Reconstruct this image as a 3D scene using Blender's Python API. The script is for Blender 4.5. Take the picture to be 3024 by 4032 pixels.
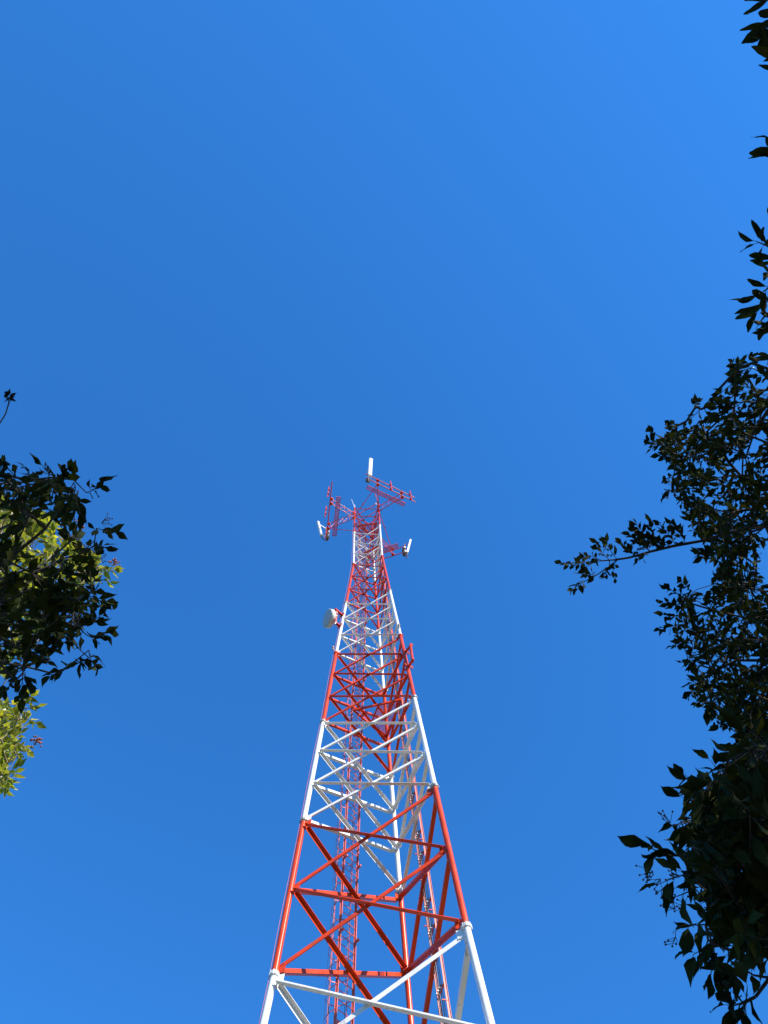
import bpy, math, random
import numpy as np
from mathutils import Vector, Matrix
R = math.radians
rng = np.random.default_rng(11)
random.seed(11)
SC = bpy.context.scene
for o in list(SC.objects): bpy.data.objects.remove(o)

# ------------------------------------------------------------------ camera
FOC, PITCH, ROLL = 3141.49, 1.2626454, 0.0977444      # focal in pixels of a 3024 x 4032 frame
EYE = np.array([0.0, 0.0, 1.6])
_c, _s = math.cos(PITCH), math.sin(PITCH)
FW = np.array([0, _c, _s]); _u = np.array([0, -_s, _c]); _r = np.array([1.0, 0, 0])
RT = math.cos(ROLL)*_r - math.sin(ROLL)*_u
UP = math.sin(ROLL)*_r + math.cos(ROLL)*_u
cam = bpy.data.cameras.new('camera'); cob = bpy.data.objects.new('camera', cam); SC.collection.objects.link(cob)
m = Matrix.Identity(4)
for i in range(3):
    m[i][0], m[i][1], m[i][2], m[i][3] = RT[i], UP[i], -FW[i], EYE[i]
cob.matrix_world = m
cam.sensor_fit = 'VERTICAL'; cam.sensor_height = 24.0; cam.sensor_width = 18.0
cam.lens = FOC/4032*24.0
cam.clip_start = .05; cam.clip_end = 5000
SC.camera = cob

# ------------------------------------------------------------------ sky and sun
SUN_AZ, SUN_EL = R(129), R(35)        # clockwise from +Y
w = bpy.data.worlds.new('World'); SC.world = w; w.use_nodes = True
nt = w.node_tree; bg = nt.nodes['Background']
sk = nt.nodes.new('ShaderNodeTexSky'); sk.sky_type = 'NISHITA'; sk.sun_disc = False
sk.sun_elevation = SUN_EL; sk.sun_rotation = SUN_AZ
sk.altitude = 200; sk.air_density = 1.0; sk.dust_density = 0; sk.ozone_density = 4.0
mx = nt.nodes.new('ShaderNodeMix'); mx.data_type = 'RGBA'; mx.blend_type = 'MULTIPLY'
mx.inputs[0].default_value = 1.0; mx.inputs[7].default_value = (.190, .762, 1.48, 1)
gm = nt.nodes.new('ShaderNodeGamma'); gm.inputs[1].default_value = .72
nt.links.new(sk.outputs[0], gm.inputs[0]); nt.links.new(gm.outputs[0], mx.inputs[6]); nt.links.new(mx.outputs[2], bg.inputs[0])
bg.inputs[1].default_value = .15
sl = bpy.data.lights.new('sun', 'SUN'); sl.energy = 4.9; sl.angle = R(.5); sl.color = (1, .93, .82)
so = bpy.data.objects.new('sun', sl); SC.collection.objects.link(so)
SD = Vector((math.sin(SUN_AZ)*math.cos(SUN_EL), math.cos(SUN_AZ)*math.cos(SUN_EL), math.sin(SUN_EL)))
so.rotation_euler = SD.to_track_quat('Z', 'Y').to_euler()
so.location = (60, -50, 80)
vs = SC.view_settings; vs.view_transform = 'Standard'; vs.look = 'None'; vs.exposure = 0.8; vs.gamma = 1.0

# ------------------------------------------------------------------ materials
def mat(name, col, rough=.5, metal=0., var=.12, scale=3., bump=0., spec=.5, col2=None, trans=0., vary_attr=False, stain=0.):
    M = bpy.data.materials.new(name); M.use_nodes = True
    n = M.node_tree; b = n.nodes['Principled BSDF']; L = n.links
    b.inputs['Roughness'].default_value = rough; b.inputs['Metallic'].default_value = metal
    b.inputs['Specular IOR Level'].default_value = spec
    tc = n.nodes.new('ShaderNodeTexCoord')
    nz = n.nodes.new('ShaderNodeTexNoise'); nz.inputs['Scale'].default_value = scale; nz.inputs['Detail'].default_value = 6
    L.new(tc.outputs['Object'], nz.inputs['Vector'])
    rp = n.nodes.new('ShaderNodeValToRGB')
    c = np.array(col); c2 = np.array(col2) if col2 is not None else c*(1-2*var)
    rp.color_ramp.elements[0].position = .35; rp.color_ramp.elements[1].position = .65
    rp.color_ramp.elements[0].color = (*np.clip(c2, 0, 1), 1); rp.color_ramp.elements[1].color = (*np.clip(c*(1+var*.4), 0, 1), 1)
    L.new(nz.outputs['Fac'], rp.inputs['Fac'])
    out = rp.outputs['Color']
    if vary_attr:
        at = n.nodes.new('ShaderNodeAttribute'); at.attribute_name = 'tone'
        mm = n.nodes.new('ShaderNodeMix'); mm.data_type = 'RGBA'; mm.blend_type = 'MULTIPLY'; mm.inputs[0].default_value = 1
        L.new(out, mm.inputs[6]); L.new(at.outputs['Color'], mm.inputs[7]); out = mm.outputs[2]
    if stain:      # weathering: rusty runs and chalky patches
        mp = n.nodes.new('ShaderNodeMapping'); mp.inputs['Scale'].default_value = (7, 7, 1.6); L.new(tc.outputs['Object'], mp.inputs['Vector'])
        ns = n.nodes.new('ShaderNodeTexNoise'); ns.inputs['Scale'].default_value = 1.0; ns.inputs['Detail'].default_value = 8; L.new(mp.outputs[0], ns.inputs['Vector'])
        rs_ = n.nodes.new('ShaderNodeValToRGB'); rs_.color_ramp.elements[0].position = .60; rs_.color_ramp.elements[1].position = .74
        L.new(ns.outputs['Fac'], rs_.inputs['Fac'])
        mu = n.nodes.new('ShaderNodeMath'); mu.operation = 'MULTIPLY'; mu.inputs[1].default_value = stain; L.new(rs_.outputs['Color'], mu.inputs[0])
        m3 = n.nodes.new('ShaderNodeMix'); m3.data_type = 'RGBA'; L.new(mu.outputs[0], m3.inputs[0]); L.new(out, m3.inputs[6]); m3.inputs[7].default_value = (.20, .11, .06, 1); out = m3.outputs[2]
    L.new(out, b.inputs['Base Color'])
    if bump:
        bp = n.nodes.new('ShaderNodeBump'); bp.inputs['Strength'].default_value = bump; bp.inputs['Distance'].default_value = .01
        n2 = n.nodes.new('ShaderNodeTexNoise'); n2.inputs['Scale'].default_value = scale*8; L.new(tc.outputs['Object'], n2.inputs['Vector'])
        L.new(n2.outputs['Fac'], bp.inputs['Height']); L.new(bp.outputs['Normal'], b.inputs['Normal'])
    if trans:
        tr = n.nodes.new('ShaderNodeBsdfTranslucent'); ms = n.nodes.new('ShaderNodeMixShader'); ms.inputs[0].default_value = trans
        ml = n.nodes.new('ShaderNodeMix'); ml.data_type = 'RGBA'; ml.blend_type = 'MULTIPLY'; ml.inputs[0].default_value = 1
        ml.inputs[7].default_value = (2.2, 2.0, .7, 1)
        L.new(out, ml.inputs[6]); L.new(ml.outputs[2], tr.inputs['Color'])
        L.new(b.outputs[0], ms.inputs[1]); L.new(tr.outputs[0], ms.inputs[2])
        L.new(ms.outputs[0], n.nodes['Material Output'].inputs['Surface'])
    return M
RED = mat('red_orange_paint', (.70, .060, .010), .30, var=.14, scale=1.5, bump=.15, spec=.3, stain=.5)
PINK = mat('faded_red_paint', (.72, .13, .085), .45, var=.12, scale=2.5)
WHITE = mat('white_paint', (.80, .79, .75), .35, var=.05, scale=1.5, bump=.15, stain=.45)
GALV = mat('galvanised_steel', (.42, .41, .37), .45, .6, var=.15, scale=8)
DARKC = mat('black_cable', (.07, .072, .078), .35, var=.2, scale=20)
GREYC = mat('grey_cable', (.26, .27, .29), .35, var=.1, scale=20)
RAD = mat('antenna_white', (.82, .82, .80), .4, var=.03, scale=3)
RADOME = mat('radome_fabric_shaded', (.46, .49, .51), .6, var=.05, scale=4)  # blue-grey base carries the shade on the dish face
DISHB = mat('dish_shell', (.72, .72, .70), .5, var=.06, scale=4)
BROWN = mat('weathered_housing', (.22, .13, .08), .6, var=.3, scale=6)
LENS = mat('lamp_lens', (.6, .28, .08), .15, var=.1, scale=5)
CONC = mat('concrete', (.32, .31, .29), .85, var=.15, scale=4, bump=.4)

# ------------------------------------------------------------------ mesh helpers
V = lambda *a: np.array(a, float)
def nrm(v): v = np.asarray(v, float); return v/np.linalg.norm(v)
def frame(d, hint=(0, 0, 1)):
    d = nrm(d); h = np.asarray(hint, float)
    if abs(d@nrm(h)) > .98: h = V(1, 0, 0)
    a = nrm(np.cross(h, d)); return a, np.cross(d, a)
class MB:
    def __init__(s): s.v = []; s.f = []; s.m = []; s.sm = []
    def add(s, vs, fs, mi=0, smooth=False):
        k = len(s.v); s.v += [tuple(map(float, q)) for q in vs]
        s.f += [tuple(i+k for i in f) for f in fs]; s.m += [mi]*len(fs); s.sm += [smooth]*len(fs); return s
    def box(s, c, ax, ay, az, mi=0):          # centre and three half vectors
        c, ax, ay, az = map(np.asarray, (c, ax, ay, az))
        vs = [c+i*ax+j*ay+k*az for i in (-1, 1) for j in (-1, 1) for k in (-1, 1)]
        return s.add(vs, [(0, 1, 3, 2), (4, 6, 7, 5), (0, 4, 5, 1), (2, 3, 7, 6), (0, 2, 6, 4), (1, 5, 7, 3)], mi)
    def beam(s, p, q, a, ha, b, hb, mi=0):    # box beam p->q, half sizes ha along a, hb along b
        p, q = np.asarray(p, float), np.asarray(q, float)
        return s.box((p+q)/2, (q-p)/2, np.asarray(a)*ha, np.asarray(b)*hb, mi)
    def tube(s, p, q, r, r2=None, n=10, mi=0, caps=True):
        p, q = np.asarray(p, float), np.asarray(q, float); r2 = r if r2 is None else r2
        a, b = frame(q-p); vs = []
        for c, rr_ in ((p, r), (q, r2)):
            for i in range(n):
                t = 2*math.pi*i/n; vs.append(c+(a*math.cos(t)+b*math.sin(t))*rr_)
        s.add(vs, [(i, (i+1) % n, n+(i+1) % n, n+i) for i in range(n)], mi, True)
        if caps: s.add(vs, [tuple(range(n-1, -1, -1)), tuple(range(n, 2*n))], mi)
        return s
    def path(s, pts, r, n=6, mi=0):
        pts = [np.asarray(p, float) for p in pts]; rs = r if hasattr(r, '__len__') else [r]*len(pts)
        vs = []; N = len(pts); a = None
        for i, p in enumerate(pts):
            d = nrm(pts[min(i+1, N-1)]-pts[max(i-1, 0)])
            if a is None: a, b = frame(d)
            else: a = nrm(a-d*(a@d)); b = np.cross(d, a)
            for k in range(n):
                t = 2*math.pi*k/n; vs.append(p+(a*math.cos(t)+b*math.sin(t))*rs[i])
        fs = [(i*n+k, i*n+(k+1) % n, (i+1)*n+(k+1) % n, (i+1)*n+k) for i in range(N-1) for k in range(n)]
        s.add(vs, fs, mi, True); s.add(vs, [tuple(range(n-1, -1, -1)), tuple(range((N-1)*n, N*n))], mi); return s
    def lathe(s, c, ax, prof, n=24, mi=0):    # profile [(height along ax, radius)]
        c = np.asarray(c, float); a, b = frame(ax); ax = nrm(ax); vs = []
        for h, r in prof:
            for k in range(n):
                t = 2*math.pi*k/n; vs.append(c+ax*h+(a*math.cos(t)+b*math.sin(t))*r)
        fs = [(i*n+k, i*n+(k+1) % n, (i+1)*n+(k+1) % n, (i+1)*n+k) for i in range(len(prof)-1) for k in range(n)]
        return s.add(vs, fs, mi, True)
    def ball(s, c, r, mi=0, n=8):
        return s.lathe(c, (0, 0, 1), [(-r*math.cos(math.pi*i/6), max(r*math.sin(math.pi*i/6), r*.02)) for i in range(7)], n, mi)
    def angle(s, p, q, wd, t, e1, n, kind, mi=0):   # steel angle; e1 in-face 'down', n outward
        p, q = np.asarray(p, float), np.asarray(q, float); g = .008
        if kind == 1:
            s.beam(p+n*(g+t/2), q+n*(g+t/2), e1, wd/2, n, t/2, mi)
            o = e1*(wd/2-t/2)+n*(g+t+wd/2)
            s.beam(p+o, q+o, e1, t/2, n, wd/2-.001, mi)
        else:
            s.beam(p-n*(g+t/2), q-n*(g+t/2), e1, wd/2, n, t/2, mi)
            o = -e1*(wd/2-t/2)-n*(g+t+wd/2)
            s.beam(p+o, q+o, e1, t/2, n, wd/2-.001, mi)
        return s
    def build(s, name, mats, parent=None):
        me = bpy.data.meshes.new(name); me.from_pydata(s.v, [], s.f)
        mats = mats if isinstance(mats, (list, tuple)) else [mats]
        for q in mats: me.materials.append(q)
        me.polygons.foreach_set('material_index', s.m); me.polygons.foreach_set('use_smooth', s.sm); me.update()
        o = bpy.data.objects.new(name, me); SC.collection.objects.link(o)
        if parent is not None:
            o.parent = parent; o.matrix_parent_inverse = Matrix.Translation(-world_loc(parent))
        return o
LOC = {}
def world_loc(o):
    l = Vector(LOC.get(o.name, (0, 0, 0)))
    return l
def thing(name, label, cat, loc=(0, 0, 0), group=None):
    o = bpy.data.objects.new(name, None); SC.collection.objects.link(o); o.location = tuple(map(float, loc)); LOC[o.name] = tuple(map(float, loc))
    o.empty_display_size = .3
    o['label'] = label; o['category'] = cat
    if group: o['group'] = group
    return o
def tag(o, label, cat, group=None):
    o['label'] = label; o['category'] = cat
    if group: o['group'] = group
    return o

# ------------------------------------------------------------------ ground
g = MB(); N = 41; ext = np.sign(np.linspace(-1, 1, N))*np.abs(np.linspace(-1, 1, N))**2.5*1500
def gz(x, y): return .12*math.sin(x*.13+1)*math.cos(y*.11) if x*x+y*y < 1e5 else 0
g.add([(x, y, gz(x, y)*min(1, (x*x+(y-18)**2)/400)) for y in ext for x in ext],
      [(j*N+i, j*N+i+1, (j+1)*N+i+1, (j+1)*N+i) for j in range(N-1) for i in range(N-1)], 0, True)
GM = mat('dry_grass_ground', (.15, .125, .065), .95, var=.2, scale=.35, bump=.5, col2=(.06, .075, .03))
go = g.build('ground', GM); go['kind'] = 'structure'

# ------------------------------------------------------------------ tower geometry
TX, TY, Z0, TH = -1.185213, 18.183064, 15.984053+1.6, 3.4816650
RK = [2.943923, 2.576797, 2.191149, 1.827843, 1.432917, 1.059201, 1.057947]
AZ = [TH, TH+2*math.pi/3, TH-2*math.pi/3]            # left, right and far leg
KB = -Z0/6+.06
def zk(k): return Z0+6*k
def rad(k):
    if k <= 0: return RK[0]-.50*k
    if k >= 6: return RK[6]
    i = int(k); return RK[i]+(RK[i+1]-RK[i])*(k-i)
def leg(i, k): return V(TX+rad(k)*math.cos(AZ[i]), TY+rad(k)*math.sin(AZ[i]), zk(k))
def outward(i, j):
    mm = (leg(i, 0)+leg(j, 0))/2-V(TX, TY, zk(0)); mm[2] = 0; return nrm(mm)
tower = thing('lattice_tower', 'tall three-legged red and white steel lattice tower with antennas at its top', 'tower', (TX, TY, 0))
KTOP = 6.97
secs = [(KB, -2, 2, 'W'), (-2, -1, 2, 'R'), (-1, 0, 2, 'W'), (0, 1, 2, 'R'), (1, 2, 3, 'W'), (2, 3, 3, 'R'), (3, 4, 3, 'W'),
        (4, 5, 3, 'R'), (5, 6, 3, 'W'), (6, KTOP, 3, 'R')]
LEGR = [.10, .097, .095, .090, .087, .083, .078, .070, .062, .056]
BRW = [.125, .125, .125, .118, .105, .088, .078, .062, .060, .050]
for si, (ka, kb, npan, c) in enumerate(secs):
    M = WHITE if c == 'W' else RED
    js = [ka+(kb-ka)*j/npan for j in range(npan+1)]
    if si == 9: js = [6, 6.31, 6.62, 6.93]
    lr = LEGR[si]; bw = BRW[si]
    offt = (.17 if si < 4 else .12)/6   # joints sit just above / below the flanges
    jj = [js[0]+offt]+js[1:-1]+[js[-1]-offt]
    for i in range(3):
        b = MB(); b.tube(leg(i, ka), leg(i, kb), lr, n=18)
        d = nrm(leg(i, kb)-leg(i, ka))
        for nb, kk in enumerate(jj):            # gusset plates towards both neighbours
            for o2 in (1, 2):
                j2 = (i+o2) % 3; P = leg(i, kk); e = nrm((leg(j2, kk)-P)); 
                n = outward(i, j2)
                b.box(P+e*(lr+bw*.7), e*bw*.85, d*bw*1.15, n*.006)
        lo = b.build('leg', M, tower)
        f = MB(); 
        f.lathe(leg(i, kb), d, [(-.09, lr*.98), (-.055, lr*1.12), (-.045, lr*1.45), (-.006, lr*1.45), (-.006, lr*.5)], 20, 0)
        f.lathe(leg(i, kb), d, [(.006, lr*.5), (.006, lr*1.45), (.045, lr*1.45), (.055, lr*1.12), (.09, lr*.9)], 20, 0)
        a_, b_ = frame(d)
        for q in range(8):
            t = 2*math.pi*q/8; f.tube(leg(i, kb)+(a_*math.cos(t)+b_*math.sin(t))*lr*1.4-d*.07, leg(i, kb)+(a_*math.cos(t)+b_*math.sin(t))*lr*1.4+d*.07, lr*.12, n=6, mi=0)
        if si < 9: f.build('flange', GALV if si in (3, 4, 6) else M, lo)
    for i in range(3):
        j = (i+1) % 3; n = outward(i, j)
        for pi in range(npan):
            kl, kh = jj[pi], jj[pi+1]
            b = MB()
            for kind, (a0, a1) in ((1, (leg(i, kh), leg(j, kl))), (2, (leg(j, kh), leg(i, kl)))):
                d = nrm(a1-a0)
                up_ = V(0, 0, 1); dn = -nrm(up_-d*(up_@d)-0*n); nn = nrm(np.cross(d, dn)); 
                if nn@n < 0: nn = -nn
                o_ = lr+bw*.55
                b.angle(a0+d*o_, a1-d*o_, bw, max(.008, bw*.1), dn, nn, kind)
                for e_, sg in ((a0, 1), (a1, -1)):
                    for q in (.25, .75): b.tube(e_+d*sg*(o_+bw*q)-nn*.03, e_+d*sg*(o_+bw*q)+nn*.03, bw*.09, n=6)
            x = (leg(i, kh)+leg(j, kl)+leg(j, kh)+leg(i, kl))/4
            b.box(x, nrm(leg(j, kl)-leg(i, kl))*bw*.45, V(0, 0, 1)*bw*.45, n*.006)
            b.build('cross_brace', M, tower)
for i in range(3):
    p = leg(i, KB); b = MB(); b.lathe((p[0], p[1], -.3), (0, 0, 1), [(0, .6), (.55, .6), (.6, .55), (.6, .02)], 28); b.build('footing', CONC, tower)
# grating
def clip(p, q, poly, c, ax, ay):
    t0, t1 = 0., 1.; n = len(poly)
    for i in range(n):
        a, b2 = poly[i], poly[(i+1) % n]; ex, ey = b2[0]-a[0], b2[1]-a[1]
        f0 = ex*(p[1]-a[1])-ey*(p[0]-a[0]); f1 = ex*(q[1]-a[1])-ey*(q[0]-a[0])
        if f0 < 0 and f1 < 0: return None
        if f0 < 0: t0 = max(t0, f0/(f0-f1))
        elif f1 < 0: t1 = min(t1, f0/(f0-f1))
    return (t0, t1) if t1-t0 > 1e-3 else None
def grate(poly3, sp, wd, fw=.035, th=.012):
    """expanded metal sheet with an edge frame, poly3 = coplanar horizontal corners"""
    z = poly3[0][2]; P = [(p[0], p[1]) for p in poly3]
    ar = sum(P[i][0]*P[(i+1) % len(P)][1]-P[(i+1) % len(P)][0]*P[i][1] for i in range(len(P)))
    if ar < 0: P = P[::-1]
    cx = sum(p[0] for p in P)/len(P); cy = sum(p[1] for p in P)/len(P)
    e = nrm(V(P[1][0]-P[0][0], P[1][1]-P[0][1])); base = math.atan2(e[1], e[0])
    mesh = MB(); Rr = max(math.hypot(p[0]-cx, p[1]-cy) for p in P)+.1
    for k_, ang in enumerate((base+R(32), base-R(32))):
        d = V(math.cos(ang), math.sin(ang)); nn = V(-d[1], d[0])
        for t in np.arange(-Rr, Rr, sp):
            p = V(cx, cy)+nn*t-d*Rr; q = V(cx, cy)+nn*t+d*Rr
            r_ = clip(p, q, P, None, None, None)
            if r_:
                a = p+(q-p)*r_[0]; b2 = p+(q-p)*r_[1]
                zz = z+k_*.004
                mesh.beam((*a, zz), (*b2, zz), (*nn, 0), wd/2, (0, 0, 1), th/3)
    fr = MB()
    for i in range(len(P)):
        a, b2 = P[i], P[(i+1) % len(P)]; d = nrm(V(b2[0]-a[0], b2[1]-a[1], 0)); nn = np.cross((0, 0, 1), d)
        fr.beam(V(a[0], a[1], z-.012+.0007*i)-d*fw/2, V(b2[0], b2[1], z-.012+.0007*i)+d*fw/2, nn, fw/2, (0, 0, 1), .03)
    return mesh, fr
def zc(z): return z+1.6
def platform(P, extra, sp=.06):
    f, fr = grate([V(*p) for p in P], sp, .014, .06)
    for a, b2 in extra:
        d = nrm(V(*b2)-V(*a)); nn = np.cross((0, 0, 1), d); fr.beam(V(*a), V(*b2), nn, .035, (0, 0, 1), .05)
    po = fr.build('rest_platform', RED, tower); f.build('mesh_floor', RED, po)
zp = zk(2.45)
platform([(-.05, 18.34, zp), (-1.07, 18.55, zp), (-1.48, 19.43, zp), (-.86, 20.12, zp)],
         [((-2.17, 18.63, zp-.09), (-.05, 18.34, zp-.09)), ((-2.17, 18.63, zp-.09), (-.9, 20.15, zp-.09)), ((-.05, 18.34, zp-.095), (-.85, 20.15, zp-.095))])
for kk in (5.58, 6.38):
    zp = zk(kk); Bq = leg(2, kk); Lq = leg(0, kk); Rq = leg(1, kk)
    a = Lq*.55+Bq*.45; b2 = Rq*.7+Bq*.3
    if kk > 6: a = Lq*.8+Bq*.2
    inn = lambda p: p*.97+V(TX, TY, zp)*.03
    platform([inn(a), inn(b2), inn(Bq*.93+V(TX, TY, zp)*.07)], [(inn(a)-V(0, 0, .09), inn(b2)-V(0, 0, .09))])
# earthing cable down the outside of the left leg
b = MB(); pts = []
for kk in np.arange(KB+.1, 6.9, .12):
    p = leg(0, kk); o = nrm(V(math.cos(AZ[0]), math.sin(AZ[0]), 0)); pts.append(p+o*(.118+.012*math.sin(kk*5.3)))
b.path(pts, .006, 5); b.build('earth_cable', PINK, tower)
# sleeves clamped on the leg tops
for i in range(3):
    for kk in (6.56, 6.74):
        b = MB(); b.tube(leg(i, kk)-V(0, 0, .16), leg(i, kk)+V(0, 0, .16), .085, n=14)
        for s_ in (-1, 1): b.tube(leg(i, kk)+V(.13, 0, s_*.1), leg(i, kk)+V(-.13, 0, s_*.1), .014, n=6)
        b.build('leg_clamp', RED, tower)

# ------------------------------------------------------------------ caged climbing ladder on the far-left face
def facept(i, j, u, k, off):
    p = leg(i, k)*(1-u)+leg(j, k)*u; return p+outward(i, j)*off
NLB = outward(0, 2); ELB = nrm(leg(2, 0)-leg(0, 0))
def lad(k, s, off=.17): # s metres from ladder axis towards far leg
    p = facept(0, 2, .5, k, off)+ELB*(.06+s); return p
kL0, kL1 = KB+.05, 6.75
ladder = thing('caged_ladder', 'faded red climbing ladder with safety cage running up the far left face of the tower', 'ladder', lad(kL0, 0))
ks = [kL0, 0, 1, 2, 3, 4, 5, kL1]
for s_ in (-.31, .31):
    b = MB()
    for a, c in zip(ks[:-1], ks[1:]):
        d = nrm(lad(c, s_)-lad(a, s_)); n = nrm(NLB-d*(NLB@d))
        b.beam(lad(a, s_), lad(c, s_)+d*.004, ELB, .012, n, .038)
        b.beam(lad(a, s_)+n*.036, lad(c, s_)+d*.004+n*.036, ELB, .032, n, .006)
    b.build('rail', PINK, ladder)
rungs = np.arange(kL0+.05, kL1, .3/6)
vis = [k for k in rungs if k > -.25]
show = vis[:99]; rest = [k for k in rungs if k not in show]
rm = None
for k in show:
    b = MB(); b.tube(lad(k, -.30), lad(k, .30), .0125, n=7); b.build('rung', PINK, ladder)
b = MB()
for k in rest: b.tube(lad(k, -.30), lad(k, .30), .0125, n=6)
o = b.build('rung', PINK, ladder); o['kind'] = 'stuff'
def cagept(k, a): # a in radians around the hoop
    return lad(k, .37*math.cos(a))+NLB*(.06+.62*math.sin(a)**.8 if math.sin(a) > 0 else 0)
hoops = np.arange(-2.3, kL1, .75/6)
for k in hoops:
    pts = [lad(k, .34)]+[cagept(k, a) for a in np.linspace(.12, math.pi-.12, 15)]+[lad(k, -.34)]
    b = MB()
    for p, q in zip(pts[:-1], pts[1:]):
        d = nrm(q-p); b.beam(p, q+d*.01, np.cross(d, (0, 0, 1)), .004, (0, 0, 1), .013)
    b.build('cage_hoop', PINK, ladder)
for a in (.35, .95, math.pi/2, 2.2, 2.8):
    b = MB()
    for k0_, k1_ in zip([-2.3, 0, 1, 2, 3, 4, 5], [0, 1, 2, 3, 4, 5, kL1]):
        p, q = cagept(k0_, a), cagept(k1_, a); t = nrm(cagept(k0_, a+.05)-p)
        b.beam(p, q, t, .013, np.cross(nrm(q-p), t), .004)
    b.build('cage_strip', PINK, ladder)
for k in np.arange(-2.5, 6.7, .5):
    for s_ in (-.31, .31): MB().beam(lad(k, s_, 0.015), lad(k, s_), (0, 0, 1), .03, ELB, .03).build('ladder_bracket', PINK, ladder)
# thin safety line in the middle of the ladder
b = MB(); b.path([lad(k, .03, .2) for k in ks], .008, 5); b.build('safety_line', DARKC, ladder)

# ------------------------------------------------------------------ cable ladder on the right-hand far face
NRB = outward(1, 2); ERB = nrm(leg(2, 0)-leg(1, 0))
def clad(k, s, off=.17): return facept(1, 2, .5, k, off)+ERB*(.17*rad(k)/2.9+s)
kC0, kC1 = KB+.2, 6.5
cl = thing('cable_ladder', 'narrow red cable ladder on the right far face of the tower carrying black feeder cables', 'cable ladder', clad(kC0, 0))
ks2 = [kC0, 0, 1, 2, 3, 4, 5, kC1]
for s_ in (-.31, .31):
    b = MB()
    for a, c in zip(ks2[:-1], ks2[1:]):
        d = nrm(clad(c, s_)-clad(a, s_)); n = nrm(NRB-d*(NRB@d))
        b.beam(clad(a, s_), clad(c, s_)+d*.004, ERB, .006, n, .034)
        b.beam(clad(a, s_)+n*.034, clad(c, s_)+d*.004+n*.034, ERB, .03, n, .005)
    b.build('rail', PINK, cl)
for k in np.arange(kC0+.1, kC1, 1.0/6):
    b = MB(); b.beam(clad(k, -.3), clad(k, .3), NRB, .03, (0, 0, 1), .004); b.beam(clad(k, -.3)-NRB*.028-V(0,0,.028), clad(k, .3)-NRB*.028-V(0,0,.028), NRB, .004, (0, 0, 1), .024)
    ro = b.build('rung', RED, cl)
    b = MB()
    for q in range(4):
        s_ = -.14+.1*q+.01*math.sin(k*40+q)
        b.box(clad(k, s_)-NRB*.07, ERB*.02, NRB*.03, V(0, 0, .02))
        b.tube(clad(k, s_)-NRB*.12, clad(k, s_)-NRB*.02, .006, n=5)
    b.beam(clad(k, -.2)-NRB*.048, clad(k, .2)-NRB*.048, NRB, .004, (0, 0, 1), .008)
    b.build('cable_clamp', GALV, ro)
for k in np.arange(-2.5, 6.4, .5):
    for s_ in (-.31, .31): MB().beam(clad(k, s_, .015), clad(k, s_), (0, 0, 1), .012, ERB, .012).build('bracket', RED, cl)
for q in range(8):
    s_ = -.21+.06*q; b = MB(); rs = .009 if q % 3 else .014
    top = kC1-.05*(q % 4)
    kk = list(np.arange(kC0+.03, top, .08))
    wob = rng.normal(0, .002, (len(kk), 2))
    b.path([clad(k, s_+wob[i, 0])-NRB*(.065+.02*(q % 2)+wob[i, 1]) for i, k in enumerate(kk)], rs, 6)
    o = b.build('feeder_cable', DARKC if q % 2 else GREYC)
    tag(o, 'dark feeder cable strapped along the narrow red cable ladder of the tower', 'cable', 'feeder cables on the cable ladder')

# ------------------------------------------------------------------ sector frames at the top
ZU, ZL = zk(6.74), zk(6.55)
C0 = V(TX, TY)
def loc2(p, z): return V(C0[0]+p[0], C0[1]+p[1], z)
def truss(parent, a, b_, out, detail=True):
    mb = MB(); aU = V(a[0], a[1], ZU-.03); aL = V(a[0], a[1], ZL-.03); bU = V(b_[0], b_[1], ZU-.03); bL = V(b_[0], b_[1], ZL-.03)
    mb.tube(aU, bU, .027, n=8); mb.tube(aL, bL, .027, n=8)
    if detail:
        n = 4
        for q in range(n):
            t = (q+.6)/n; mb.tube(aL+(bL-aL)*t, aU+(bU-aU)*t, .016, n=6)
            if q < n-1: t2 = (q+1.6)/n; mb.tube(aU+(bU-aU)*t, aL+(bL-aL)*t2, .016, n=6)
    d = nrm(b_-a); d3 = V(d[0], d[1], 0); s3 = np.cross((0, 0, 1), d3)
    for z in (ZU-.03, ZL-.03):
        mb.box((b_[0]-d[0]*.06, b_[1]-d[1]*.06, z), d3*.09, s3*.10, V(0, 0, .09))
        mb.box((a[0]+d[0]*.05, a[1]+d[1]*.05, z), d3*.10, s3*.04, V(0, 0, .05))
    mb.build('support_arm', RED, parent)
def bottom_of(o): return o
sect = [
 # rail start, rail end, brackets, leg, catwalk corners, pipes, stay(from leg, to), label
 dict(a=(.13, -3.27), b=(3.53, -1.10), br=[(.94, -2.75), (2.65, -1.58)], leg=1,
      cw=[(.22, -2.72), (2.79, -1.15), (2.64, -.92), (.08, -2.50)], pipes=[(1.84, -2.25), (3.20, -1.37)], stay=(0, 0),
      ant=((1456.5, 1871), (1460.5, 1806)), label='red antenna frame with bare pipes reaching up and to the right from the tower top'),
 dict(a=(-2.38, -2.95), b=(-3.20, .98), br=[(-2.61, -1.66), (-3.05, .28)], leg=0,
      cw=[(-2.10, -2.10), (-1.82, -2.04), (-2.45, .86), (-2.74, .81)], pipes=[(-2.62, -2.33), (-2.98, -.86)], stay=(2, 1),
      ant=((1264.5, 2110), (1251, 2056)), label='red antenna frame reaching out to the left of the tower top, catwalk hanging beside it'),
 dict(a=(-1.33, 3.50), b=(2.60, 2.62), br=[(-.45, 3.28), (1.57, 2.80)], leg=2,
      cw=[(-.95, 2.62), (1.94, 1.90), (1.99, 2.18), (-.90, 2.90)], pipes=[(-.35, 3.40)], stay=(1, 1),
      ant=((1603, 2177), (1616, 2128)), label='red antenna frame sticking out low to the right behind the tower top'),
]
def ray_at(px, py, z):
    v = FW+RT*(px-1512)/FOC-UP*(py-2016)/FOC; return EYE+v*((z-EYE[2])/v[2])
sector_names = []
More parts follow.
